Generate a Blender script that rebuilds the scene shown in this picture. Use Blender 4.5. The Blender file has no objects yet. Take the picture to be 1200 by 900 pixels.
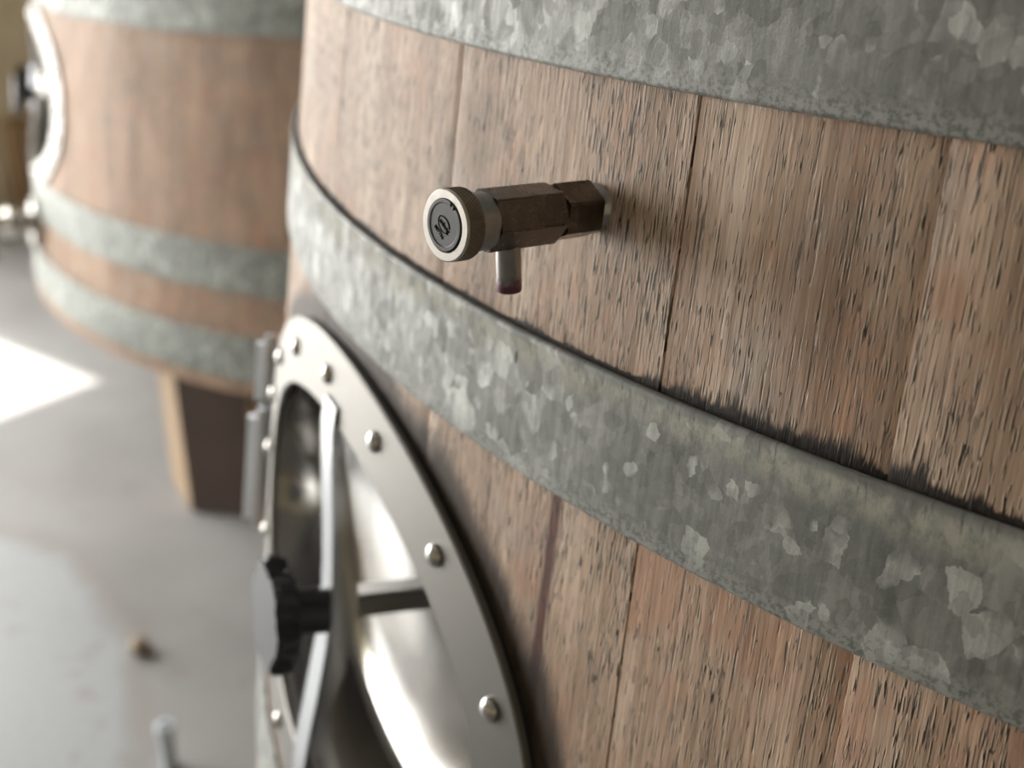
import bpy, bmesh, math, random
from mathutils import Vector, Matrix
random.seed(7)
PI = math.pi
S = bpy.context.scene
COL = S.collection

# ------------------------------------------------------------------ camera
CAM = Vector((0, -1.3797, 0))
YAW, PITCH, ROLL, FPX = -0.6790, 0.4104, -0.0214, 1482.13
fw = Vector((math.sin(YAW)*math.cos(PITCH), math.cos(YAW)*math.cos(PITCH), -math.sin(PITCH)))
rt0 = Vector((math.cos(YAW), -math.sin(YAW), 0))
up0 = rt0.cross(fw)
rt = math.cos(ROLL)*rt0 + math.sin(ROLL)*up0
up = -math.sin(ROLL)*rt0 + math.cos(ROLL)*up0
cd = bpy.data.cameras.new('camera')
cam = bpy.data.objects.new('camera', cd); COL.objects.link(cam)
cam.matrix_world = Matrix(((rt.x, up.x, -fw.x, CAM.x), (rt.y, up.y, -fw.y, CAM.y), (rt.z, up.z, -fw.z, CAM.z), (0, 0, 0, 1)))
cd.sensor_width = 36; cd.lens = FPX/1200*36; cd.clip_start = 0.02
cd.dof.use_dof = True; cd.dof.focus_distance = 0.44; cd.dof.aperture_fstop = 7.2
S.camera = cam

# ------------------------------------------------------------------ light
w = bpy.data.worlds.new('world'); S.world = w; w.use_nodes = True
nt = w.node_tree; bg = nt.nodes['Background']
bg.inputs['Color'].default_value = (1.0, 0.985, 0.955, 1); bg.inputs['Strength'].default_value = 17.3
sd = bpy.data.lights.new('sun', 'SUN'); sd.energy = 14; sd.angle = math.radians(0.8); sd.color = (1, .95, .87)
sun = bpy.data.objects.new('sun', sd); COL.objects.link(sun)
sun.rotation_euler = (0, math.radians(-36.1), 0)
def area_portal(name, loc, rot, sx, sy):
    d = bpy.data.lights.new(name, 'AREA'); d.shape = 'RECTANGLE'; d.size = sx; d.size_y = sy
    d.cycles.is_portal = True
    o = bpy.data.objects.new(name, d); COL.objects.link(o); o.location = loc; o.rotation_euler = rot
S.view_settings.view_transform = 'Standard'; S.view_settings.look = 'None'
S.view_settings.gamma = 1; S.view_settings.exposure = 0.0; S.view_settings.use_curve_mapping = False
ROOM = dict(x0=-4.6, x1=3.4, y0=-5.6, y1=5.0, z0=-1.4, z1=2.2)
DOOR = dict(y0=-2.6, y1=0.46, z=1.16)          # wide doorway in the left wall
area_portal('daylight_portal', (ROOM['x0']-.02, (DOOR['y0']+DOOR['y1'])/2, (ROOM['z0']+DOOR['z'])/2),
            (0, -PI/2, 0), DOOR['z']-ROOM['z0'], DOOR['y1']-DOOR['y0'])

# ------------------------------------------------------------------ node helper
class NT:
    def __init__(s, name):
        s.m = bpy.data.materials.new(name); s.m.use_nodes = True
        s.t = s.m.node_tree; s.n = s.t.nodes; s.l = s.t.links
        s.b = s.n['Principled BSDF']
    def put(s, sock, v):
        if isinstance(v, bpy.types.NodeSocket): s.l.new(v, sock)
        elif isinstance(v, (tuple, list)):
            sock.default_value = tuple(v) + ((1,) if len(v) == 3 and sock.type == 'RGBA' else ())
        else: sock.default_value = v
    def math(s, op, a, b=0.0, c=0.0, clamp=False):
        n = s.n.new('ShaderNodeMath'); n.operation = op; n.use_clamp = clamp
        s.put(n.inputs[0], a); s.put(n.inputs[1], b); s.put(n.inputs[2], c); return n.outputs[0]
    def uv(s):
        n = s.n.new('ShaderNodeTexCoord'); return n.outputs['UV']
    def obj(s):
        n = s.n.new('ShaderNodeTexCoord'); return n.outputs['Object']
    def rand(s):
        return s.n.new('ShaderNodeObjectInfo').outputs['Random']
    def vmul(s, v, k):
        n = s.n.new('ShaderNodeVectorMath'); n.operation = 'MULTIPLY'; s.put(n.inputs[0], v); s.put(n.inputs[1], k); return n.outputs[0]
    def vadd(s, v, k):
        n = s.n.new('ShaderNodeVectorMath'); n.operation = 'ADD'; s.put(n.inputs[0], v); s.put(n.inputs[1], k); return n.outputs[0]
    def sep(s, v):
        n = s.n.new('ShaderNodeSeparateXYZ'); s.put(n.inputs[0], v); return n.outputs
    def comb(s, x, y, z):
        n = s.n.new('ShaderNodeCombineXYZ'); s.put(n.inputs[0], x); s.put(n.inputs[1], y); s.put(n.inputs[2], z); return n.outputs[0]
    def noise(s, v, scale=1.0, detail=3.0, rough=.55, dist=0.0, color=False):
        n = s.n.new('ShaderNodeTexNoise'); s.put(n.inputs['Vector'], v); n.inputs['Scale'].default_value = scale
        n.inputs['Detail'].default_value = detail; n.inputs['Roughness'].default_value = rough; n.inputs['Distortion'].default_value = dist
        return n.outputs['Color' if color else 'Fac']
    def vor(s, v, scale, out='Color', feat='F1'):
        n = s.n.new('ShaderNodeTexVoronoi'); n.feature = feat; s.put(n.inputs['Vector'], v); n.inputs['Scale'].default_value = scale
        return n.outputs[out]
    def step(s, v, a, b, lo=0.0, hi=1.0):
        n = s.n.new('ShaderNodeMapRange'); n.interpolation_type = 'SMOOTHSTEP'
        s.put(n.inputs[0], v); s.put(n.inputs[1], a); s.put(n.inputs[2], b); s.put(n.inputs[3], lo); s.put(n.inputs[4], hi); return n.outputs[0]
    def mix(s, f, a, b, mode='MIX'):
        n = s.n.new('ShaderNodeMix'); n.data_type = 'RGBA'; n.blend_type = mode
        s.put(n.inputs[0], f); s.put(n.inputs[6], a); s.put(n.inputs[7], b); return n.outputs[2]
    def ramp(s, v, pts):
        n = s.n.new('ShaderNodeValToRGB'); s.put(n.inputs[0], v); e = n.color_ramp.elements
        while len(e) < len(pts): e.new(.5)
        for k, (p, c) in zip(e, pts): k.position = p; k.color = tuple(c) + (1,)
        return n.outputs[0]
    def bump(s, h, dist, strength=1.0, prev=None):
        n = s.n.new('ShaderNodeBump'); s.put(n.inputs['Height'], h); n.inputs['Distance'].default_value = dist
        n.inputs['Strength'].default_value = strength
        if prev is not None: s.l.new(prev, n.inputs['Normal'])
        return n.outputs['Normal']
    def out(s, color=None, rough=None, metal=None, normal=None, spec=None):
        if color is not None: s.put(s.b.inputs['Base Color'], color)
        if rough is not None: s.put(s.b.inputs['Roughness'], rough)
        if metal is not None: s.put(s.b.inputs['Metallic'], metal)
        if spec is not None: s.put(s.b.inputs['Specular IOR Level'], spec)
        if normal is not None: s.l.new(normal, s.b.inputs['Normal'])
        return s.m

# ------------------------------------------------------------------ materials
H2T = -0.1942                                   # top edge of the middle hoop
def wood_mat(name, mould=True, tint=None):
    m = NT(name)
    uv = m.uv(); r = m.rand(); x, y, _ = m.sep(uv)
    off = m.math('MULTIPLY', r, 37.0)
    P = m.comb(x, m.math('ADD', y, off), off)   # metres along arc, metres up
    wob = m.noise(m.vmul(P, (9, 7, 1)), 1, 2)
    xw = m.math('ADD', x, m.math('MULTIPLY', wob, .003))
    Q = m.comb(xw, m.math('ADD', y, off), off)
    # colour fields that belong to the wood
    broad = m.noise(m.vmul(Q, (22, 6, 1)), 1, 3, .6)
    col = m.ramp(broad, [(.30, (.305, .205, .145)), (.45, (.435, .315, .238)), (.56, (.525, .395, .308)), (.70, (.62, .50, .41))])
    pink = m.step(m.noise(m.vmul(Q, (26, 17, 1.7)), 1, 3), .50, .66)
    col = m.mix(m.math('MULTIPLY', pink, .6), col, (.46, .255, .17))
    grey = m.step(m.noise(m.vadd(m.vmul(P, (20, 16, 1.3)), (5, 2, 9)), 1, 3), .54, .70)
    col = m.mix(m.math('MULTIPLY', grey, .6), col, (.37, .33, .31))
    ring_ = m.noise(m.vmul(Q, (260, 5, 1)), 1, 3, .6)
    col = m.mix(m.step(ring_, .36, .64, .0, .40), col, (.22, .135, .085), 'MIX')
    fine = m.noise(m.vmul(Q, (1100, 45, 3)), 1, 3, .6)
    col = m.mix(1.0, col, m.mix(fine, (.54, .52, .50), (1.46, 1.46, 1.44)), 'MULTIPLY')
    # open pores and cracks, elongated up the stave
    # some staves were cut so that the grain shows as long straight ridges
    straight = m.math('MULTIPLY', m.step(x, -.2290, -.2270), m.step(x, -.110, -.130))
    ln = m.noise(m.vmul(Q, (760, 13, 5)), 1, 1, .5, 0)
    ln2 = m.noise(m.vadd(m.vmul(Q, (760, 13, 5)), (.42, 0, 0)), 1, 1, .5, 0)
    brk = m.step(m.noise(m.vmul(Q, (420, 60, 8)), 1, 2, .6), .46, .56)
    lamt = m.math('MULTIPLY', brk, m.math('ADD', .35, m.math('MULTIPLY', straight, .65)))
    lnl = m.math('MULTIPLY', m.step(ln, .60, .66), lamt)
    lnd = m.math('MULTIPLY', m.step(ln2, .60, .66), lamt)
    dens = m.noise(m.vmul(Q, (26, 13, 2.2)), 1, 2)
    pore = m.noise(m.vmul(Q, (1750, 105, 5)), 1, .7, .5, 0)
    pthr = m.math('ADD', m.math('ADD', m.step(dens, .32, .60, .672, .572), m.math('MULTIPLY', straight, .06)), m.math('MULTIPLY', m.math('SUBTRACT', r, .5), .03))
    slit = m.step(m.math('SUBTRACT', pore, pthr), 0.0, .022)
    crk = m.noise(m.vmul(Q, (330, 17, 7)), 1, 2.5, .6, 0)
    crack = m.step(m.math('ABSOLUTE', m.math('SUBTRACT', crk, .5)), .0, .013, 1.0, 0.0)
    cmask = m.step(m.noise(m.vmul(Q, (60, 26, 11)), 1, 2), .53, .62)
    crack = m.math('MULTIPLY', crack, cmask)
    fib = m.noise(m.vadd(m.vmul(Q, (1750, 105, 5)), (.75, 0, 0)), 1, .7, .5, 0)
    light = m.math('MULTIPLY', m.step(m.math('SUBTRACT', fib, pthr), .0, .03), 1.0)
    dark = m.math('MAXIMUM', m.math('MULTIPLY', slit, .97), m.math('MULTIPLY', crack, .8))
    # red wine streak low on the wide stave, and a water mark
    light = m.math('MAXIMUM', light, lnl)
    dark = m.math('MAXIMUM', dark, m.math('MULTIPLY', lnd, .75))
    col = m.mix(m.math('MULTIPLY', light, .65), col, (.70, .58, .44))
    st = m.math('ABSOLUTE', m.math('ADD', m.math('ADD', x, .2765), m.math('MULTIPLY', m.math('SUBTRACT', wob, .5), .006)))
    streak = m.math('MULTIPLY', m.step(st, .0014, .0050, .92, 0), m.step(y, -.24, -.26))
    col = m.mix(streak, col, (.105, .030, .020))
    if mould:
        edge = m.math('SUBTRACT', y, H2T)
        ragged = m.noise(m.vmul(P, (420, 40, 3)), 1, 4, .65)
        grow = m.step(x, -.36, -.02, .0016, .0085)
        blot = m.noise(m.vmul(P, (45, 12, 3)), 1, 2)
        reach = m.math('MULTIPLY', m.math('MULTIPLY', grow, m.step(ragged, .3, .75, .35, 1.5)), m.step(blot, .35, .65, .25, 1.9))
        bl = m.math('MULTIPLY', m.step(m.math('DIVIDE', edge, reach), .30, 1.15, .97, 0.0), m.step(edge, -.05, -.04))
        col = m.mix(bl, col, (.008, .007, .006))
        # dark stain along the hatch frame, with its gap and shadow painted in
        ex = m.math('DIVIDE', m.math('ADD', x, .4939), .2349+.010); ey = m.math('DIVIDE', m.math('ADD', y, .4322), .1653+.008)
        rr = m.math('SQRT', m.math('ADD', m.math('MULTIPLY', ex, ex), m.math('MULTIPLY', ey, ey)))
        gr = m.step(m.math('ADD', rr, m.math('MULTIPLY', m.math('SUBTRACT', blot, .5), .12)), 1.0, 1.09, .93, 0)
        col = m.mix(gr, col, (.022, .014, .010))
    if tint: col = m.mix(1.0, col, tint, 'MULTIPLY')
    col = m.mix(dark, col, (.030, .017, .010))
    h = m.math('SUBTRACT', m.math('ADD', m.math('MULTIPLY', fine, .25), m.math('ADD', m.math('MULTIPLY', ring_, .5), m.math('MULTIPLY', light, .45))), m.math('MULTIPLY', dark, 1.3))
    n = m.bump(h, .0008, 1.0)
    n = m.bump(m.noise(m.vmul(Q, (90, 9, 2)), 1, 2), .0012, .5, n)
    return m.out(col, .68, 0, n, .35)

def zinc_mat(name, tint=None, top=None, bot=None):
    m = NT(name)
    uv = m.uv(); x, y, _ = m.sep(uv)
    P = m.comb(x, y, 0.0)
    dn = m.noise(m.vmul(P, (160, 160, 1)), 1, 3, .6, color=True)
    D = m.vadd(m.vmul(P, (1, .8, 1)), m.vmul(dn, (.0048, .0060, 0)))
    c1 = m.sep(m.vor(D, 95))
    c2 = m.sep(m.vor(m.vadd(D, (3.1, 1.7, 0)), 210))
    tone = m.math('ADD', m.math('MULTIPLY', c1[0], .5), m.math('MULTIPLY', c2[1], .5))
    cloud = m.noise(m.vmul(P, (28, 16, 1)), 1, 4, .6)
    base = m.ramp(m.math('ADD', m.math('MULTIPLY', tone, .45), m.math('MULTIPLY', cloud, .55)),
                  [(.25, (.125, .132, .122)), (.5, (.180, .188, .175)), (.75, (.25, .258, .24))])
    patch = m.math('MULTIPLY', m.step(c1[2], .80, .84), m.step(m.noise(m.vmul(P, (35, 35, 1)), 1, 2), .42, .55))
    patch2 = m.math('MULTIPLY', m.step(c2[2], .86, .9), m.step(m.noise(m.vadd(m.vmul(P, (50, 50, 1)), (9, 4, 0)), 1, 2), .48, .6))
    base = m.mix(m.math('MULTIPLY', m.math('MAXIMUM', patch, patch2), m.step(c2[0], 0, 1, .35, .85)), base, (.46, .48, .455))
    micro = m.noise(m.vmul(P, (900, 500, 1)), 1, 3, .7)
    drip = m.noise(m.vmul(P, (230, 22, 1)), 1, 4, .65)
    base = m.mix(1.0, base, m.mix(m.step(drip, .32, .68), (.80,)*3, (1.18,)*3), 'MULTIPLY')
    base = m.mix(1.0, base, m.mix(micro, (.85,)*3, (1.15,)*3), 'MULTIPLY')
    rough = m.math('ADD', .42, m.math('MULTIPLY', m.math('SUBTRACT', 1.0, tone), .22))
    if top is not None:
        e = m.math('SUBTRACT', top, y)          # metres below the top edge
        ch = m.noise(m.vmul(P, (120, 60, 1)), 1, 5, .7)
        lim = m.math('MULTIPLY', m.noise(m.vmul(P, (22, 1, 1)), 1, 3), .030)
        chalk = m.math('MULTIPLY', m.step(m.math('SUBTRACT', e, lim), -.008, .004, 1, 0), m.math('MULTIPLY', m.step(e, .0012, .005), m.step(ch, .40, .60, .12, .8)))
        base = m.mix(chalk, base, (.42, .405, .345))
        rough = m.math('ADD', rough, m.math('MULTIPLY', chalk, .3))
        rim = m.step(e, .0005, .0035, .6, 0)
        base = m.mix(rim, base, (.12, .125, .12))
        base = m.mix(m.math('MULTIPLY', m.step(m.noise(m.vmul(P, (600, 90, 1)), 1, 3), .56, .66), m.step(e, .002, .012, .8, 0)), base, (.10, .10, .095))
    if bot is not None:
        e = m.math('SUBTRACT', y, bot)
        wr = m.noise(m.vmul(P, (420, 420, 1)), 1, 3, .65)
        base = m.mix(m.math('MULTIPLY', m.step(e, .002, .013, .75, 0), m.step(wr, .42, .56)), base, (.30, .31, .295))
        base = m.mix(m.math('MULTIPLY', m.step(e, .004, .016, .6, 0), m.step(wr, .50, .38)), base, (.12, .13, .125))
    if tint: base = m.mix(1.0, base, tint, 'MULTIPLY')
    # one short dark nick
    nx = m.math('DIVIDE', m.math('ADD', x, .3085), .0011); ny = m.math('DIVIDE', m.math('ADD', y, .2065), .0032)
    nick = m.step(m.math('ADD', m.math('MULTIPLY', nx, nx), m.math('MULTIPLY', ny, ny)), .5, 1.1, 1, 0)
    base = m.mix(nick, base, (.01, .01, .01))
    n = m.bump(m.math('ADD', m.math('MULTIPLY', micro, .5), m.math('MULTIPLY', cloud, 1.0)), .0004, .7)
    return m.out(base, m.math('ADD', rough, .12), .14, n)

def steel_mat(name, color=(.62, .61, .58), rough=.3, var=.1, bumpd=0.0, metal=1.0, scale=60, brush=None):
    m = NT(name); o = m.obj()
    s = m.noise(m.vmul(o, brush) if brush else o, scale if not brush else 1, 4, .6)
    c = m.mix(s, tuple(v*(1-var*1.6) for v in color), tuple(min(1, v*(1+var)) for v in color))
    r = m.math('ADD', rough-.06, m.math('MULTIPLY', s, .12))
    return m.out(c, r, metal, m.bump(s, bumpd) if bumpd else None)

def plain(name, color, rough=.6, var=.15, scale=20, metal=0, bumpd=.0):
    m = NT(name); s = m.noise(m.obj(), scale, 4, .6)
    c = m.mix(s, tuple(v*(1-var) for v in color), tuple(v*(1+var) for v in color))
    return m.out(c, rough, metal, m.bump(s, bumpd) if bumpd else None)

M = {}
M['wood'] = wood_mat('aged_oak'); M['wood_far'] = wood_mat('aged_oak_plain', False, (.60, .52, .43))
M['zinc_top'] = zinc_mat('galvanized_hoop', bot=-.0853)
M['zinc_mid'] = zinc_mat('galvanized_hoop_chalky', top=-.1942, bot=-.2561)
M['zinc'] = zinc_mat('galvanized_hoop_plain'); M['zinc_far'] = zinc_mat('weathered_galvanized_hoop', (.68, .70, .66))
M['frame'] = steel_mat('satin_steel', (.185, .178, .165), .50, .06, brush=(300, 300, 900))
M['bolt'] = steel_mat('bolt_steel', (.48, .465, .44), .25, .06)
M['mirror'] = steel_mat('polished_steel', (.64, .63, .61), .12, .04, scale=12)
M['neck'] = steel_mat('polished_neck_steel', (.36, .355, .35), .17, .05, scale=12)
M['stem'] = steel_mat('stem_steel', (.26, .255, .25), .3, .06)
M['hinge'] = plain('sky_tinted_metal', (.78, .82, .90), .35, .05)  # sky reflection on the steel bracket put into a pale blue base colour
M['yoke'] = steel_mat('yoke_steel', (.42, .43, .44), .24, .06)
M['black'] = plain('black_plastic', (.012, .013, .016), .38, .2)
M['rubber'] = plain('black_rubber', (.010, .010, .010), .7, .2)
M['valve'] = steel_mat('tarnished_steel', (.155, .135, .118), .27, .45, .0002, .9, 130)
M['valve_light'] = steel_mat('turned_steel', (.36, .36, .35), .30, .2, 0, 1, 200)
M['cap_face'] = steel_mat('cap_face_steel', (.50, .48, .45), .36, .12, 0, 1, 300)
M['knurl'] = steel_mat('knurled_steel', (.24, .20, .17), .36, .2, 0, .95, 300)
M['plug'] = plain('grey_plastic', (.062, .064, .066), .48, .12, 400)
M['ink'] = plain('dark_lettering', (.002, .002, .002), .9, .1); M['ink'].node_tree.nodes['Principled BSDF'].inputs['Specular IOR Level'].default_value = .05

def spout_mat():
    m = NT('spout_steel'); o = m.obj(); z = m.sep(o)[2]
    n = m.noise(o, 350, 3)
    f = m.step(m.math('ADD', z, m.math('MULTIPLY', n, .006)), -.0235, -.0180, .9, 0)
    c = m.mix(f, m.mix(n, (.30, .285, .27), (.42, .40, .38)), (.10, .018, .045))
    return m.out(c, m.step(z, -.028, -.022, .5, .25), m.step(z, -.030, -.022, .4, 1))
M['spout'] = spout_mat()

def floor_mat():
    m = NT('concrete_floor'); o = m.obj(); x, y, z = m.sep(o)
    n1 = m.noise(o, 1.6, 5, .6); n2 = m.noise(o, 14, 5, .65); n3 = m.noise(o, 90, 3)
    c = m.ramp(n1, [(.3, (.205, .202, .202)), (.5, (.255, .252, .25)), (.7, (.30, .298, .298))])
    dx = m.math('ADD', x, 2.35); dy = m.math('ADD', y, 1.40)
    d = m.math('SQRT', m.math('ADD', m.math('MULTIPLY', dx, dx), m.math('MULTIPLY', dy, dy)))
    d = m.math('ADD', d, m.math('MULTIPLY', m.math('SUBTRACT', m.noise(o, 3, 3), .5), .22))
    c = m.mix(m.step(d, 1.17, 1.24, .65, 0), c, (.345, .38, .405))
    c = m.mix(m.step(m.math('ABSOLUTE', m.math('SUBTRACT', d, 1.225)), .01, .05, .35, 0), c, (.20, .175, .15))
    c = m.mix(m.step(n2, .58, .68, 0, .4), c, (.20, .18, .16))
    c = m.mix(m.step(n3, .3, .7, .25, 0), c, (.17, .165, .16))
    r = m.step(n1, .3, .7, .45, .7)
    return m.out(c, r, 0, m.bump(n2, .002, .5))
M['floor'] = floor_mat()
def wall_mat():
    m = NT('old_plaster'); o = m.obj(); x, y, z = m.sep(o)
    n1 = m.noise(o, 2.2, 5, .6); n2 = m.noise(m.vmul(o, (5, 5, 2)), 1, 4)
    c = m.ramp(n1, [(.3, (.58, .51, .36)), (.55, (.70, .63, .46)), (.75, (.76, .71, .58))])
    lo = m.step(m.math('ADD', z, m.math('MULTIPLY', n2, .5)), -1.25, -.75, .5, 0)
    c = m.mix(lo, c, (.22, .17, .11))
    return m.out(c, .85, 0, m.bump(n1, .01, .5))
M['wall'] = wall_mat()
M['ceil'] = plain('ceiling_paint', (.45, .44, .42), .9)
M['timber'] = plain('weathered_timber', (.30, .20, .11), .75, .3, 9, 0, .002)
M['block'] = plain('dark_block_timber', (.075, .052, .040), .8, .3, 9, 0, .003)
M['block_lit'] = plain('lit_block_timber', (.22, .15, .085), .8, .25, 9, 0, .003)  # block timber in a lighter tan, doorway light painted into the colour
M['pebble'] = plain('brown_stone', (.22, .17, .12), .8)
M['dark'] = plain('dark_iron', (.05, .045, .04), .6)
M['tub'] = plain('pale_plastic', (.55, .62, .68), .5)

# ------------------------------------------------------------------ object helpers
def link(o, parent=None):
    COL.objects.link(o)
    if parent is not None: o.parent = parent
    return o
def tag(o, label=None, cat=None, group=None, kind=None):
    if label: o['label'] = label
    if cat: o['category'] = cat
    if group: o['group'] = group
    if kind: o['kind'] = kind
    return o
def empty(name, mat=None, label=None, cat=None, group=None):
    o = bpy.data.objects.new(name, None); o.empty_display_size = .05; COL.objects.link(o)
    if mat is not None: o.matrix_world = mat
    return tag(o, label, cat, group)
def build(name, bm, mat, parent=None, smooth=False, angle=None, matrix=None):
    bmesh.ops.recalc_face_normals(bm, faces=bm.faces)
    me = bpy.data.meshes.new(name); bm.to_mesh(me); bm.free()
    me.materials.append(mat)
    if smooth:
        me.polygons.foreach_set('use_smooth', [True]*len(me.polygons))
        if angle: me.set_sharp_from_angle(angle=math.radians(angle))
    o = bpy.data.objects.new(name, me)
    link(o, parent)
    if matrix is not None: o.matrix_local = matrix
    return o
def lathe_bm(prof, n=64, axis='z', caps=True):
    """prof: list of (r, h)"""
    bm = bmesh.new(); rings = []
    for r, h in prof:
        rings.append([bm.verts.new((r*math.cos(2*PI*i/n), r*math.sin(2*PI*i/n), h)) for i in range(n)])
    for a, b in zip(rings, rings[1:]):
        for i in range(n): bm.faces.new((a[i], a[(i+1) % n], b[(i+1) % n], b[i]))
    if caps:
        bm.faces.new(rings[0]); bm.faces.new(rings[-1])
    return bm
def box_bm(c, s, bevel=0.0, bm=None, rot=None):
    bm2 = bmesh.new()
    bmesh.ops.create_cube(bm2, size=1)
    for v in bm2.verts:
        v.co = Vector((v.co.x*s[0], v.co.y*s[1], v.co.z*s[2]))
    if bevel: bmesh.ops.bevel(bm2, geom=bm2.edges[:], offset=bevel, segments=2, affect='EDGES')
    for v in bm2.verts:
        if rot: v.co = rot @ v.co
        v.co += Vector(c)
    if bm is None: return bm2
    me = bpy.data.meshes.new('t'); bm2.to_mesh(me); bm2.free(); bm.from_mesh(me); bpy.data.meshes.remove(me); return bm
def prism_bm(pts, h0, h1, bevel=0.0, seg=2):
    bm = bmesh.new()
    a = [bm.verts.new((x, y, h0)) for x, y in pts]; b = [bm.verts.new((x, y, h1)) for x, y in pts]
    n = len(pts)
    bm.faces.new(a[::-1]); bm.faces.new(b)
    for i in range(n): bm.faces.new((a[i], a[(i+1) % n], b[(i+1) % n], b[i]))
    if bevel:
        es = [e for e in bm.edges if (abs(e.verts[0].co.z-e.verts[1].co.z) < 1e-9)]
        bmesh.ops.bevel(bm, geom=es, offset=bevel, segments=seg, affect='EDGES')
    return bm

# ------------------------------------------------------------------ the setting
R_ = ROOM
def slab(name, lo, hi, mat, kind='structure'):
    c = [(a+b)/2 for a, b in zip(lo, hi)]; s = [b-a for a, b in zip(lo, hi)]
    bm = box_bm((0, 0, 0), s)
    o = build(name, bm, mat); o.location = c
    tag(o, kind=kind); return o
T = .25
fl = slab('floor', (R_['x0']-4, R_['y0']-T, R_['z0']-.2), (R_['x1']+T, R_['y1']+T, R_['z0']), M['floor'])
fl.data.transform(Matrix.Translation(fl.location)); fl.location = (0, 0, 0)
slab('ceiling', (R_['x0']-T, R_['y0']-T, R_['z1']), (R_['x1']+T, R_['y1']+T, R_['z1']+.2), M['ceil'])
slab('wall_back', (R_['x0'], R_['y1'], R_['z0']), (R_['x1'], R_['y1']+T, R_['z1']), M['wall'])
slab('wall_right', (R_['x1'], R_['y0'], R_['z0']), (R_['x1']+T, R_['y1'], R_['z1']), M['wall'])
slab('wall_front', (R_['x0'], R_['y0']-T, R_['z0']), (R_['x1'], R_['y0'], R_['z1']), M['wall'])
bm = bmesh.new()
def addbox(lo, hi):
    box_bm([(a+b)/2 for a, b in zip(lo, hi)], [b-a for a, b in zip(lo, hi)], 0, bm)
addbox((R_['x0']-T, DOOR['y1'], R_['z0']), (R_['x0'], R_['y1'], R_['z1']))
addbox((R_['x0']-T, R_['y0'], R_['z0']), (R_['x0'], DOOR['y0'], R_['z1']))
addbox((R_['x0']-T, DOOR['y0'], DOOR['z']), (R_['x0'], DOOR['y1'], R_['z1']))
wl = build('wall_left', bm, M['wall']); tag(wl, kind='structure')

# ------------------------------------------------------------------ tank geometry
K = -0.1505
TM, ZM, RA, RB, RW = -0.4939, -0.4322, 0.1914, 0.1218, 0.0435
def cone(theta, z, off=0.0):
    r = 1.0 + K*z + off
    return Vector((r*math.sin(theta), -r*math.cos(theta), z))
def grid_bm(fn, us, vs, uvfn=None, skip=None):
    bm = bmesh.new(); uvl = bm.loops.layers.uv.new('UVMap')
    V = [[bm.verts.new(fn(u, v)) for v in vs] for u in us]
    for i in range(len(us)-1):
        for j in range(len(vs)-1):
            if skip and skip((us[i]+us[i+1])/2, (vs[j]+vs[j+1])/2): continue
            f = bm.faces.new((V[i][j], V[i+1][j], V[i+1][j+1], V[i][j+1]))
            for l, (a, b) in zip(f.loops, ((i, j), (i+1, j), (i+1, j+1), (i, j+1))):
                l[uvl].uv = (us[a], vs[b])
    return bm
ZT, ZB = 0.42, -1.03
SEAM = {-.3825: .00006, -.1305: .00004, -.6: .00006}
def stave(t0, t1, zb, zt, mat, parent, prof_off):
    g0, g1 = SEAM.get(round(t0, 4), .00012), SEAM.get(round(t1, 4), .00012); ch = .0005; g = max(g0, g1)
    # profile across the stave: (theta, offset)
    hole = (t1 > TM-RA-.03) and (t0 < TM+RA+.03)
    n = max(4, int((t1-t0)/.012)) if hole else 5
    us = [t0+g0, t0+g0, t0+g0+ch*.6] + [t0+g0+ch + (t1-t0-g0-g1-2*ch)*i/n for i in range(n+1)] + [t1-g1-ch*.6, t1-g1, t1-g1]
    e0, e1 = (ch*g0/.00016*1.2, ch*g1/.00016*1.2)
    offs = [-.03, -e0, -e0*.4] + [0]*(n+1) + [-e1*.4, -e1, -.03]
    if hole:
        zs = [zb, -.62] + [-.60+.0115*i for i in range(30)] + [-.20, 0, zt]
    else: zs = [zb, -.5, 0, zt]
    bm = bmesh.new(); uvl = bm.loops.layers.uv.new('UVMap')
    V = [[bm.verts.new(cone(u, z, o+prof_off)) for z in zs] for u, o in zip(us, offs)]
    for i in range(len(us)-1):
        for j in range(len(zs)-1):
            if hole:
                uc = (us[i]+us[i+1])/2-TM; zc = (zs[j]+zs[j+1])/2-ZM
                if (uc/(RA+.018))**2+(zc/(RB+.018))**2 < 1: continue
            f = bm.faces.new((V[i][j], V[i+1][j], V[i+1][j+1], V[i][j+1])); f.smooth = True
            for l, (a, b) in zip(f.loops, ((i, j), (i+1, j), (i+1, j+1), (i, j+1))):
                l[uvl].uv = (us[a], zs[b])
    for j in (0, len(zs)-1):
        try: bm.faces.new([V[i][j] for i in range(len(us))])
        except ValueError: pass
    bmesh.ops.recalc_face_normals(bm, faces=bm.faces)
    # outward check
    me = bpy.data.meshes.new('stave'); bm.to_mesh(me); bm.free(); me.materials.append(mat)
    me.set_sharp_from_angle(angle=math.radians(35))
    o = bpy.data.objects.new('stave', me); link(o, parent); return o
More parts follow.
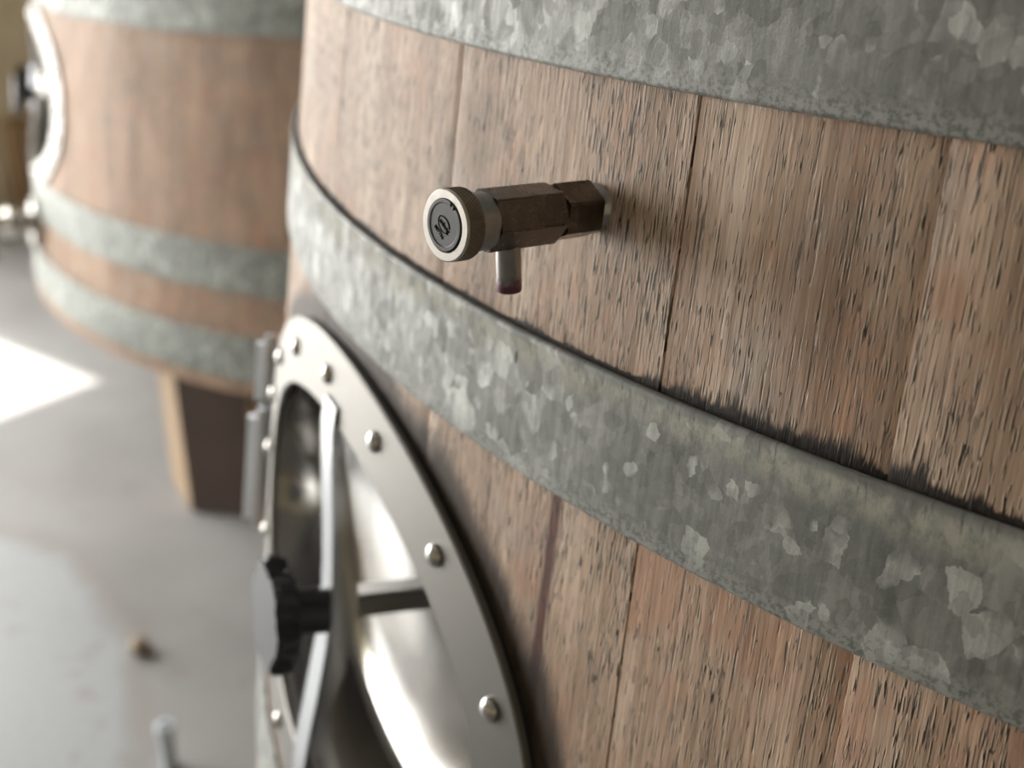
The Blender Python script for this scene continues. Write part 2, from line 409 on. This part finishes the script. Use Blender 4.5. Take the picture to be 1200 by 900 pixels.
def hoop(zb, zt, mat, parent, flare=0.0):
    prof = [(.0006, zb), (.0030, zb+.0000), (.0042, zb+.0008), (.0046, zb+.002)]
    for i in range(1, 6): prof.append((.0046, zb+.002+(zt-zb-.005)*i/6))
    prof += [(.0046+flare*.4, zt-.0030), (.0045+flare, zt-.0014), (.0038+flare, zt-.0004), (.0028+flare, zt), (.0014+flare, zt-.0003), (.0008+flare*.5, zt-.003)]
    n = 360
    bm = bmesh.new(); uvl = bm.loops.layers.uv.new('UVMap')
    V = [[bm.verts.new(cone(-PI+2*PI*i/n, z, o)) for (o, z) in prof] for i in range(n)]
    for i in range(n):
        for j in range(len(prof)):
            j2 = (j+1) % len(prof); i2 = (i+1) % n
            f = bm.faces.new((V[i][j], V[i2][j], V[i2][j2], V[i][j2])); f.smooth = True
            for l, (a, b) in zip(f.loops, ((i, j), (i+1, j), (i+1, j2), (i, j2))):
                l[uvl].uv = (-PI+2*PI*a/n, prof[b][1])
    bmesh.ops.recalc_face_normals(bm, faces=bm.faces)
    me = bpy.data.meshes.new('hoop'); bm.to_mesh(me); bm.free(); me.materials.append(mat)
    o = bpy.data.objects.new('hoop', me); link(o, parent); return o

# boundaries between staves (radians); the seams seen in the photograph come first
known = [-.850, -.700, -.545, -.3825, -.2277, -.1305, -.022, .092, .205]
rest = []
t = .205
rr = random.Random(3)
while t < 2*PI-.850-.16:
    t += rr.choice((.095, .105, .115, .125)); rest.append(t)
bounds = known + rest + [2*PI-.850]

def make_tank(mat_world, zb, hoops, wood, label, group):
    root = empty('oak_tank', mat_world, label, 'tank', group)
    r2 = random.Random(11)
    for a, b in zip(bounds, bounds[1:]):
        off = r2.choice((-.0003, 0, .0002))
        if abs(a+.2277) < 1e-4: off = -.0003
        stave(a, b, zb, ZT, wood, root, off)
    for (z0, z1, mt, fl_) in hoops: hoop(z0, z1, mt, root, fl_)
    # boards closing top and bottom
    for nm, z in (('lid', ZT-.06), ('base', zb+.05)):
        bm = lathe_bm([(1+K*z-.031, z-.015), (1+K*z-.031, z+.015)], 96); build(nm, bm, M['wood_far'], root)
    return root

def surf_mat(u, v, off=0.0):
    """frame of the tank surface: x along the arc, y up the stave, z outward"""
    th = TM+u; p = cone(th, ZM+v, off)
    n = Vector((math.sin(th), -math.cos(th), -K)).normalized()
    x = Vector((math.cos(th), math.sin(th), 0)); y = n.cross(x)
    return Matrix(((x.x, y.x, n.x, p.x), (x.y, y.y, n.y, p.y), (x.z, y.z, n.z, p.z), (0, 0, 0, 1)))
BOLT_T = [116, 93.5, 72, 49.5, 24.5, 2, -20.5, -43, -65.5, -87.5, -109.5, -133, -155.5, 180, 159.5, 138.5]

def make_hatch(tank):
    """manway: frame, neck, door, yoke and star knob; all in tank space, root at the frame centre"""
    Fm = surf_mat(0, 0)
    inv = Fm.inverted()
    def loc(u, v, off): return inv @ cone(TM+u, ZM+v, off)
    N = 128
    def loft(rings, closed=True):
        bm = bmesh.new(); V = [[bm.verts.new(p) for p in ring] for ring in rings]
        m_ = len(V)
        for j in range(m_ if closed else m_-1):
            for i in range(N):
                bm.faces.new((V[j][i], V[j][(i+1) % N], V[(j+1) % m_][(i+1) % N], V[(j+1) % m_][i]))
        return bm
    def oval(g, off): return [loc((RA+g)*math.cos(2*PI*i/N), (RB+g)*math.sin(2*PI*i/N), off) for i in range(N)]
    fr = build('hatch_frame', loft([oval(0, .0005), oval(0, .0058), oval(.0012, .0068), oval(RW*.33, .0068), oval(RW*.66, .0068), oval(RW-.001, .0068), oval(RW, .0058), oval(RW, .0040), oval(RW, .0030)]), M['frame'], tank, True, 30, Fm)
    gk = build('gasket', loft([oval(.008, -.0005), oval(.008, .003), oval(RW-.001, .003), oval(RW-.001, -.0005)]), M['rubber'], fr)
    # neck: straight inward
    def flat(g, wdepth, gy=None):
        return [Vector(((RA+g)*math.cos(2*PI*i/N), (RB+(g if gy is None else gy))*math.sin(2*PI*i/N), wdepth)) for i in range(N)]
    build('neck', loft([oval(.0005, .0045), oval(.0002, -.004), flat(.0, -.047), flat(.0, -.078), flat(.003, -.078), flat(.003, -.045), oval(.0035, -.004), oval(.0035, .0045)]), M['neck'], fr, True, 40)
    # door: dished oval plate pulled against the inside of the neck
    rings = []
    D0 = -.052
    for s, h in ((1.0, D0-.004), (1.0, D0), (.965, D0+.0005), (.94, D0-.001), (.90, D0-.0040), (.84, D0-.0074), (.76, D0-.0112), (.68, D0-.0143), (.58, D0-.0175), (.46, D0-.0206), (.34, D0-.0229), (.22, D0-.0244), (.1, D0-.0249)):
        rings.append([Vector(((RA-.0015)*s*math.cos(2*PI*i/N), (RB-.0015)*s*math.sin(2*PI*i/N), h)) for i in range(N)])
    bm = loft(rings, False)
    bm.verts.ensure_lookup_table()
    bm.faces.new([bm.verts[(len(rings)-1)*N+i] for i in range(N)])
    build('hatch_door', bm, M['mirror'], tank, True, 50, Fm)
    # stem from the door to the yoke
    # yoke: bowed strap with a wide outer flange and a narrower web
    pts = [(.1345, .0090), (.120, .0100), (.095, .0085), (.06, .0055), (.025, .0030), (0, .0022), (-.03, .0040), (-.06, .0070), (-.095, .0110), (-.120, .0130), (-.1345, .0125)]
    depth = [.003, .007, .010, .014, .0165, .018, .017, .014, .011, .008, .004]
    def strap(hw, o0, o1, use_depth):
        bm = bmesh.new(); R = []
        for (v, w_), d in zip(pts, depth):
            lo = w_-(d if use_depth else o1)
            if abs(v) > .125: lo = max(lo, .0070)
            R.append([bm.verts.new((x, v, z)) for x, z in ((-hw, lo), (hw, lo), (hw, max(w_-o0, lo+.0015)), (-hw, max(w_-o0, lo+.0015)))])
        for a, b in zip(R, R[1:]):
            for i in range(4): bm.faces.new((a[i], a[(i+1) % 4], b[(i+1) % 4], b[i]))
        bm.faces.new(R[0][::-1]); bm.faces.new(R[-1])
        return bm
    yk = build('yoke', strap(.0112, .0, .0030, False), M['yoke'], tank, True, 30, Fm)
    build('stem', box_bm((0, 0, -.045), (.016, .016, .068), .0015), M['stem'], yk)
    build('web', strap(.0085, .0050, 0, True), M['mirror'], yk, True, 30)
    # knob: lobed disc, hub
    prof = []
    for i in range(112):
        a = 2*PI*i/112
        r = .0325+.0042*math.cos(6*a+.4)
        prof.append((r*math.cos(a), r*math.sin(a)))
    kb = build('star_knob', prism_bm(prof, .0262, .0405, .003, 3), M['black'], tank, True, 35, Fm @ Matrix.Translation((0, -.004, 0)))
    build('hub', lathe_bm([(.0142, .0025), (.0142, .020), (.016, .0268)], 40), M['black'], kb, True, 40)
    # bolts
    bmh = lathe_bm([(.0062, 0), (.0062, .0008), (.0058, .0022), (.0045, .0036), (.0026, .0045), (.0008, .0048)], 24)
    # slot
    bm0 = bmh
    bmesh.ops.recalc_face_normals(bm0, faces=bm0.faces)
    me = bpy.data.meshes.new('bolt'); bm0.to_mesh(me); bm0.free(); me.materials.append(M['bolt'])
    me.polygons.foreach_set('use_smooth', [True]*len(me.polygons))
    sl = bpy.data.meshes.new('slot'); b_ = box_bm((0, 0, .0043), (.0102, .0011, .0012)); b_.to_mesh(sl); b_.free(); sl.materials.append(M['dark'])
    rb = random.Random(5)
    for td in BOLT_T:
        tt = math.radians(td)
        mm = inv @ surf_mat((RA+RW*.6)*math.cos(tt), (RB+RW*.55)*math.sin(tt), .0066)
        b = bpy.data.objects.new('bolt', me); link(b, fr); b.matrix_local = mm @ Matrix.Rotation(rb.random()*PI, 4, 'Z')
        s = bpy.data.objects.new('slot', sl)
        s.parent = fr; COL.objects.link(s); s.matrix_local = b.matrix_local
    # hinge bracket on the far side of the frame
    hb = bmesh.new()
    box_bm((0, .040, .0105), (.018, .060, .021), .006, hb); box_bm((-.002, -.045, .0125), (.022, .104, .025), .007, hb)
    mm = inv @ surf_mat(-RA-RW-.014, .008, 0)
    build('hinge', hb, M['hinge'], fr, True, None, mm)
# front tank
I4 = Matrix.Identity(4)
hoops1 = [(.30, .362, M['zinc'], 0), (-.0853, -.0225, M['zinc_top'], 0), (-.2561, -.1942, M['zinc_mid'], .0008), (-.690, -.620, M['zinc'], 0), (-.955, -.88, M['zinc'], 0)]
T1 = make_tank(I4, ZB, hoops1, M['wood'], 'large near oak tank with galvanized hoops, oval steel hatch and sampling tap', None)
make_hatch(T1)

# rear tank: same make, larger
SC = 1.27
M2 = Matrix.Translation((-2.177, 1.502, 0)) @ Matrix.Scale(SC, 4)
hoops2 = [(.30, .362, M['zinc_far'], 0), (-.2655, -.2035, M['zinc_far'], 0), (-.6507, -.5761, M['zinc_far'], 0), (-.7903, -.7173, M['zinc_far'], 0)]
T2 = make_tank(M2, -.812, hoops2, M['wood_far'], 'blurred oak tank in the background standing on a dark timber block', None)
make_hatch(T2)

# ------------------------------------------------------------------ sampling valve
VT, VZ = -0.2751, -0.1354
n = Vector((math.sin(VT), -math.cos(VT), -K)).normalized()
p0 = cone(VT, VZ, 0)
n = Vector((-.1816, -.9775, .1075)).normalized()
zax = n; yax = (Vector((0, 0, 1)) - n*n.z).normalized(); xax = yax.cross(zax)
VM = Matrix(((xax.x, yax.x, zax.x, p0.x), (xax.y, yax.y, zax.y, p0.y), (xax.z, yax.z, zax.z, p0.z), (0, 0, 0, 1)))
tap = empty('sampling_tap', VM, 'small tarnished steel sampling tap sticking out of the near tank', 'tap')
def ngon(r, k, rot): return [(r*math.cos(2*PI*i/k+rot), r*math.sin(2*PI*i/k+rot)) for i in range(k)]
thr = []
for i in range(5): thr += [(.0094, -.002+i*.0016), (.0099, -.0012+i*.0016)]
build('threaded_collar', lathe_bm(thr + [(.0098, .0062)], 48), M['valve_light'], tap, True, 30)
def hexbar(name, r, h0, h1, rot, chamf, mat):
    bm = prism_bm(ngon(r, 6, rot), h0, h1)
    es = [e for e in bm.edges if abs(e.verts[0].co.z-e.verts[1].co.z) > 1e-6]
    bmesh.ops.bevel(bm, geom=es, offset=.0005, segments=2, affect='EDGES')
    o = build(name, bm, mat, tap, True, 25); return o
hexbar('hex_nut', .0116, .0050, .0233, math.radians(26), 0, M['valve'])
build('shoulder', lathe_bm([(.0098, .0230), (.0098, .0250)], 48), M['valve'], tap, True, 30)
hexbar('hex_body', .0120, .0246, .0575, math.radians(50), 0, M['valve'])
build('sleeve', lathe_bm([(.0100, .0570), (.0107, .0576), (.0107, .0680)], 64), M['valve_light'], tap, True, 30)
# knurled cap
kn = bmesh.new(); NA, NZ = 264, 18
rows = []
for j in range(NZ+1):
    h = .0668 + (.0742-.0668)*j/NZ
    row = []
    for i in range(NA):
        th = 2*PI*i/NA
        r = .0130 + .00016*(math.cos(66*th+j*1.35)+math.cos(66*th-j*1.35)) - (.0004 if j in (0, NZ) else 0)
        row.append(kn.verts.new((r*math.cos(th), r*math.sin(th), h)))
    rows.append(row)
for a, b in zip(rows, rows[1:]):
    for i in range(NA): kn.faces.new((a[i], a[(i+1) % NA], b[(i+1) % NA], b[i]))
edge = [[kn.verts.new((r*math.cos(2*PI*i/NA), r*math.sin(2*PI*i/NA), h)) for i in range(NA)] for r, h in ((.0108, .0662),)]
for i in range(NA): kn.faces.new((edge[0][i], edge[0][(i+1) % NA], rows[0][(i+1) % NA], rows[0][i]))
cap = build('cap', kn, M['knurl'], tap)
build('cap_rim', lathe_bm([(.0131, .0741), (.0131, .0747), (.0126, .0752), (.0099, .0752), (.0096, .0749), (.0096, .0738)], 96, caps=False), M['cap_face'], cap, True, 30)
# off-centre grey plastic disc
dx = -.0006; dy = .0002
plug_bm = lathe_bm([(.0096, .0735), (.0096, .0750), (.0093, .0754), (.0081, .0754), (.0077, .0751), (.0006, .0751)], 80)
for v in plug_bm.verts: v.co += Vector((dx, dy, 0))
plug = build('plug', plug_bm, M['plug'], cap, True, 30)
# writing on the plug: oval badge with the name and a number under it
def text_bm(body, size, loc, rot, depth=.00018, spacing=1.0):
    cu = bpy.data.curves.new('t', 'FONT'); cu.body = body; cu.size = size; cu.extrude = depth; cu.align_x = 'CENTER'; cu.align_y = 'CENTER'; cu.space_character = spacing; cu.offset = .00003
    o = bpy.data.objects.new('t', cu); COL.objects.link(o)
    bpy.context.view_layer.update()
    me = bpy.data.meshes.new_from_object(o.evaluated_get(bpy.context.evaluated_depsgraph_get()))
    bpy.data.objects.remove(o); bpy.data.curves.remove(cu)
    bm = bmesh.new(); bm.from_mesh(me); bpy.data.meshes.remove(me)
    bm.transform(Matrix.Translation(loc) @ Matrix.Rotation(rot, 4, 'Z')); return bm
TR = math.radians(-38)
ZP = .0751
bt = text_bm('Ludwig', .0027, (dx, dy, ZP), TR)
n2 = text_bm('007756', .0021, (dx-.0040*math.sin(-TR), dy-.0040*math.cos(TR), ZP), TR)
me_ = bpy.data.meshes.new('t2'); n2.to_mesh(me_); n2.free(); bt.from_mesh(me_)
# oval around the name, open where the letters cross it
for (a0, a1) in ((25, 155), (205, 335)):
    pr = None
    for i in range(31):
        a = math.radians(a0+(a1-a0)*i/30)
        thick = .00022 if a0 == 25 else .00010
        ring = []
        for s_, zz in ((-1, ZP), (1, ZP), (1, ZP+.00018), (-1, ZP+.00018)):
            px = (.0036+s_*thick)*math.cos(a); py = (.0025+s_*thick)*math.sin(a)
            c_, s2 = math.cos(TR), math.sin(TR)
            ring.append(bt.verts.new((dx+px*c_-py*s2, dy+px*s2+py*c_, zz)))
        if pr:
            for q in range(4): bt.faces.new((pr[q], pr[(q+1) % 4], ring[(q+1) % 4], ring[q]))
        pr = ring
# two little wedge marks at the upper right rim
for a in (50, 63):
    a = math.radians(a); r0 = .0088
    cxy = Vector((dx+r0*math.cos(a), dy+r0*math.sin(a), .0754)); d1 = Vector((math.cos(a), math.sin(a), 0)); d2 = Vector((-d1.y, d1.x, 0))
    vs = [bt.verts.new(cxy+d1*x_+d2*y_+Vector((0, 0, z_))) for z_ in (0, .0002) for x_, y_ in ((.0007, .0008), (.0007, -.0008), (-.0008, 0))]
    bt.faces.new(vs[:3]); bt.faces.new(vs[3:])
    for i in range(3): bt.faces.new((vs[i], vs[(i+1) % 3], vs[3+(i+1) % 3], vs[3+i]))
bt.transform(Matrix.Translation((0, 0, -.00002)))
me_ = bpy.data.meshes.new('lettering')
bt.to_mesh(me_); bt.free(); me_.materials.append(M['ink'])
lo = bpy.data.objects.new('lettering', me_); link(lo, plug)
# spout
SH = .0455
down = (VM.to_3x3().inverted() @ Vector((0, 0, -1))).normalized()
sp = lathe_bm([(.0049, 0), (.0049, -.0277), (.0046, -.0284), (.0038, -.0284), (.0036, -.0277), (.0036, -.014)], 40)
rotm = down.rotation_difference(Vector((0, 0, -1))).inverted().to_matrix().to_4x4()
spo = build('spout', sp, M['spout'], tap, True, 30, Matrix.Translation((0, 0, SH)) @ rotm)

# ------------------------------------------------------------------ blocks under the tanks
def block(loc, a, sx, sy, sz, label, mats=('block',), grp=None):
    bm = box_bm((0, 0, 0), (sx, sy, sz), .006)
    o = build('wooden_block', bm, M['block']); o.data.materials.append(M['block_lit'])
    for f in o.data.polygons:
        if f.normal.x < -.9: f.material_index = 1  # left side takes the lighter, painted-lit tone
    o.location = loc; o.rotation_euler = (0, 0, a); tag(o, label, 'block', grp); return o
zfl = R_['z0']
def place_block(corner, ang, sx, sy, ztop, label, grp=None):
    """corner = near left bottom corner; x axis along the front face"""
    d = Vector((math.cos(ang), math.sin(ang), 0)); e = Vector((-d.y, d.x, 0))
    c = Vector((corner[0], corner[1], 0)) + d*sx/2 + e*sy/2
    return block((c.x, c.y, (zfl+ztop)/2), ang, sx, sy, ztop-zfl, label, grp=grp)
zb2 = -.812*SC
A_ = Vector((-2.158, .126)); dr = lambda d_: Vector((math.cos(math.radians(d_)), math.sin(math.radians(d_))))
F_ = A_+dr(25)*.42; L_ = A_+dr(157)*.16
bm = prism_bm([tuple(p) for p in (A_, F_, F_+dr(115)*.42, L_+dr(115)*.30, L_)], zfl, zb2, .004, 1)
o = build('wooden_block', bm, M['block']); o.data.materials.append(M['block_lit'])
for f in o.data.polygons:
    if f.normal.x < -.2 and f.normal.y < -.6: f.material_index = 1  # side towards the doorway coloured lighter, as if lit
tag(o, 'dark timber block with its lit side coloured tan under the background tank', 'block')
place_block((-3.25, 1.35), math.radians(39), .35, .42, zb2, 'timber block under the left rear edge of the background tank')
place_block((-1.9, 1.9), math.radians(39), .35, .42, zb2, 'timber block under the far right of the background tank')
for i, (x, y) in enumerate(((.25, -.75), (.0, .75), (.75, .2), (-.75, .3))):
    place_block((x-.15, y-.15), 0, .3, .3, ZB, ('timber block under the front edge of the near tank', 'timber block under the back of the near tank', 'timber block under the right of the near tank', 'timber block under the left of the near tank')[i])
# small wedge above the big block
bm = prism_bm([(0, 0), (.16, 0), (.16, .03), (0, .085)], 0, .12)
wd = build('wedge', bm, M['block_lit']); tag(wd, 'small tan wooden wedge beside the dark block under the background tank', 'wedge')
wd.matrix_world = Matrix.Translation((-1.93, .165, -1.125)) @ Matrix.Rotation(math.radians(39), 4, 'Z') @ Matrix.Rotation(PI/2, 4, 'X')

# ------------------------------------------------------------------ outlet valve on the background tank
OV = M2 @ surf_mat(.035, -.240, .006) @ Matrix.Scale(1.2, 4)
tp = empty('outlet_valve', OV, 'shiny steel outlet valve at the left edge of the background tank', 'valve')
build('flange', lathe_bm([(.040, 0), (.040, .008), (.018, .012), (.018, .02)], 32), M['bolt'], tp, True, 30)
build('valve_body', lathe_bm([(.012, .018), (.018, .024), (.024, .034), (.024, .044), (.016, .052), (.014, .058), (.020, .060), (.020, .070), (.012, .071)], 32), M['bolt'], tp, True, 40)
lv = bmesh.new(); box_bm((.012, .020, .040), (.010, .024, .010), .002, lv); box_bm((.035, .030, .040), (.07, .005, .014), .002, lv)
build('lever', lv, M['bolt'], tp)
build('hose_tail', lathe_bm([(.009, -.02), (.009, .045), (.012, .047), (.012, .056)], 24), M['bolt'], tp, True, 40, Matrix.Translation((0, -.01, .064)) @ Matrix.Rotation(PI/2, 4, 'X'))

# ------------------------------------------------------------------ odds and ends on the floor
rp = random.Random(2)
def pebble(x, y, r, label, mat):
    bm = bmesh.new(); bmesh.ops.create_icosphere(bm, subdivisions=3, radius=r)
    for v in bm.verts: v.co = Vector((v.co.x*1.15, v.co.y*.9, v.co.z*.6)) * (1+.12*math.sin(v.co.x*90+v.co.y*70+r*99))
    o = build('pebble', bm, mat, None, True); o.location = (x, y, zfl+r*.55); tag(o, label, 'stone'); return o
pebble(-1.805, -.275, .022, 'small brown stone lying on the concrete floor right of the pale patch', M['pebble'])
pebble(-2.20, -.50, .014, 'tiny tan stone on the pale floor patch at the left edge', M['pebble'])
pc = lathe_bm([(.013, 0), (.013, .07), (.016, .072), (.016, .085), (.009, .086), (.009, .03)], 28)
pp = build('pipe_fitting', pc, M['tub'], None, True, 40); pp.location = (-1.495, -.445, zfl)
tag(pp, 'short pale blue pipe fitting standing upright on the floor at bottom left', 'pipe')

# things against the far wall
bm = box_bm((0, 0, .21), (.07, .09, .42), .005)
po = build('timber_post', bm, M['timber']); po.location = (R_['x0']+.05, 1.24, zfl); tag(po, 'short dark timber post standing against the plaster wall behind the background tank', 'post')
bm = lathe_bm([(.05, 0), (.05, .03), (.022, .035), (.022, .09), (.035, .092), (.035, .10)], 24)
hk = build('wall_hook', bm, M['dark'], None, True, 40); hk.matrix_world = Matrix.Translation((R_['x0'], 1.34, -.84)) @ Matrix.Rotation(PI/2, 4, 'Y')
tag(hk, 'dark iron wall peg on the plaster wall left of the background tank', 'peg')
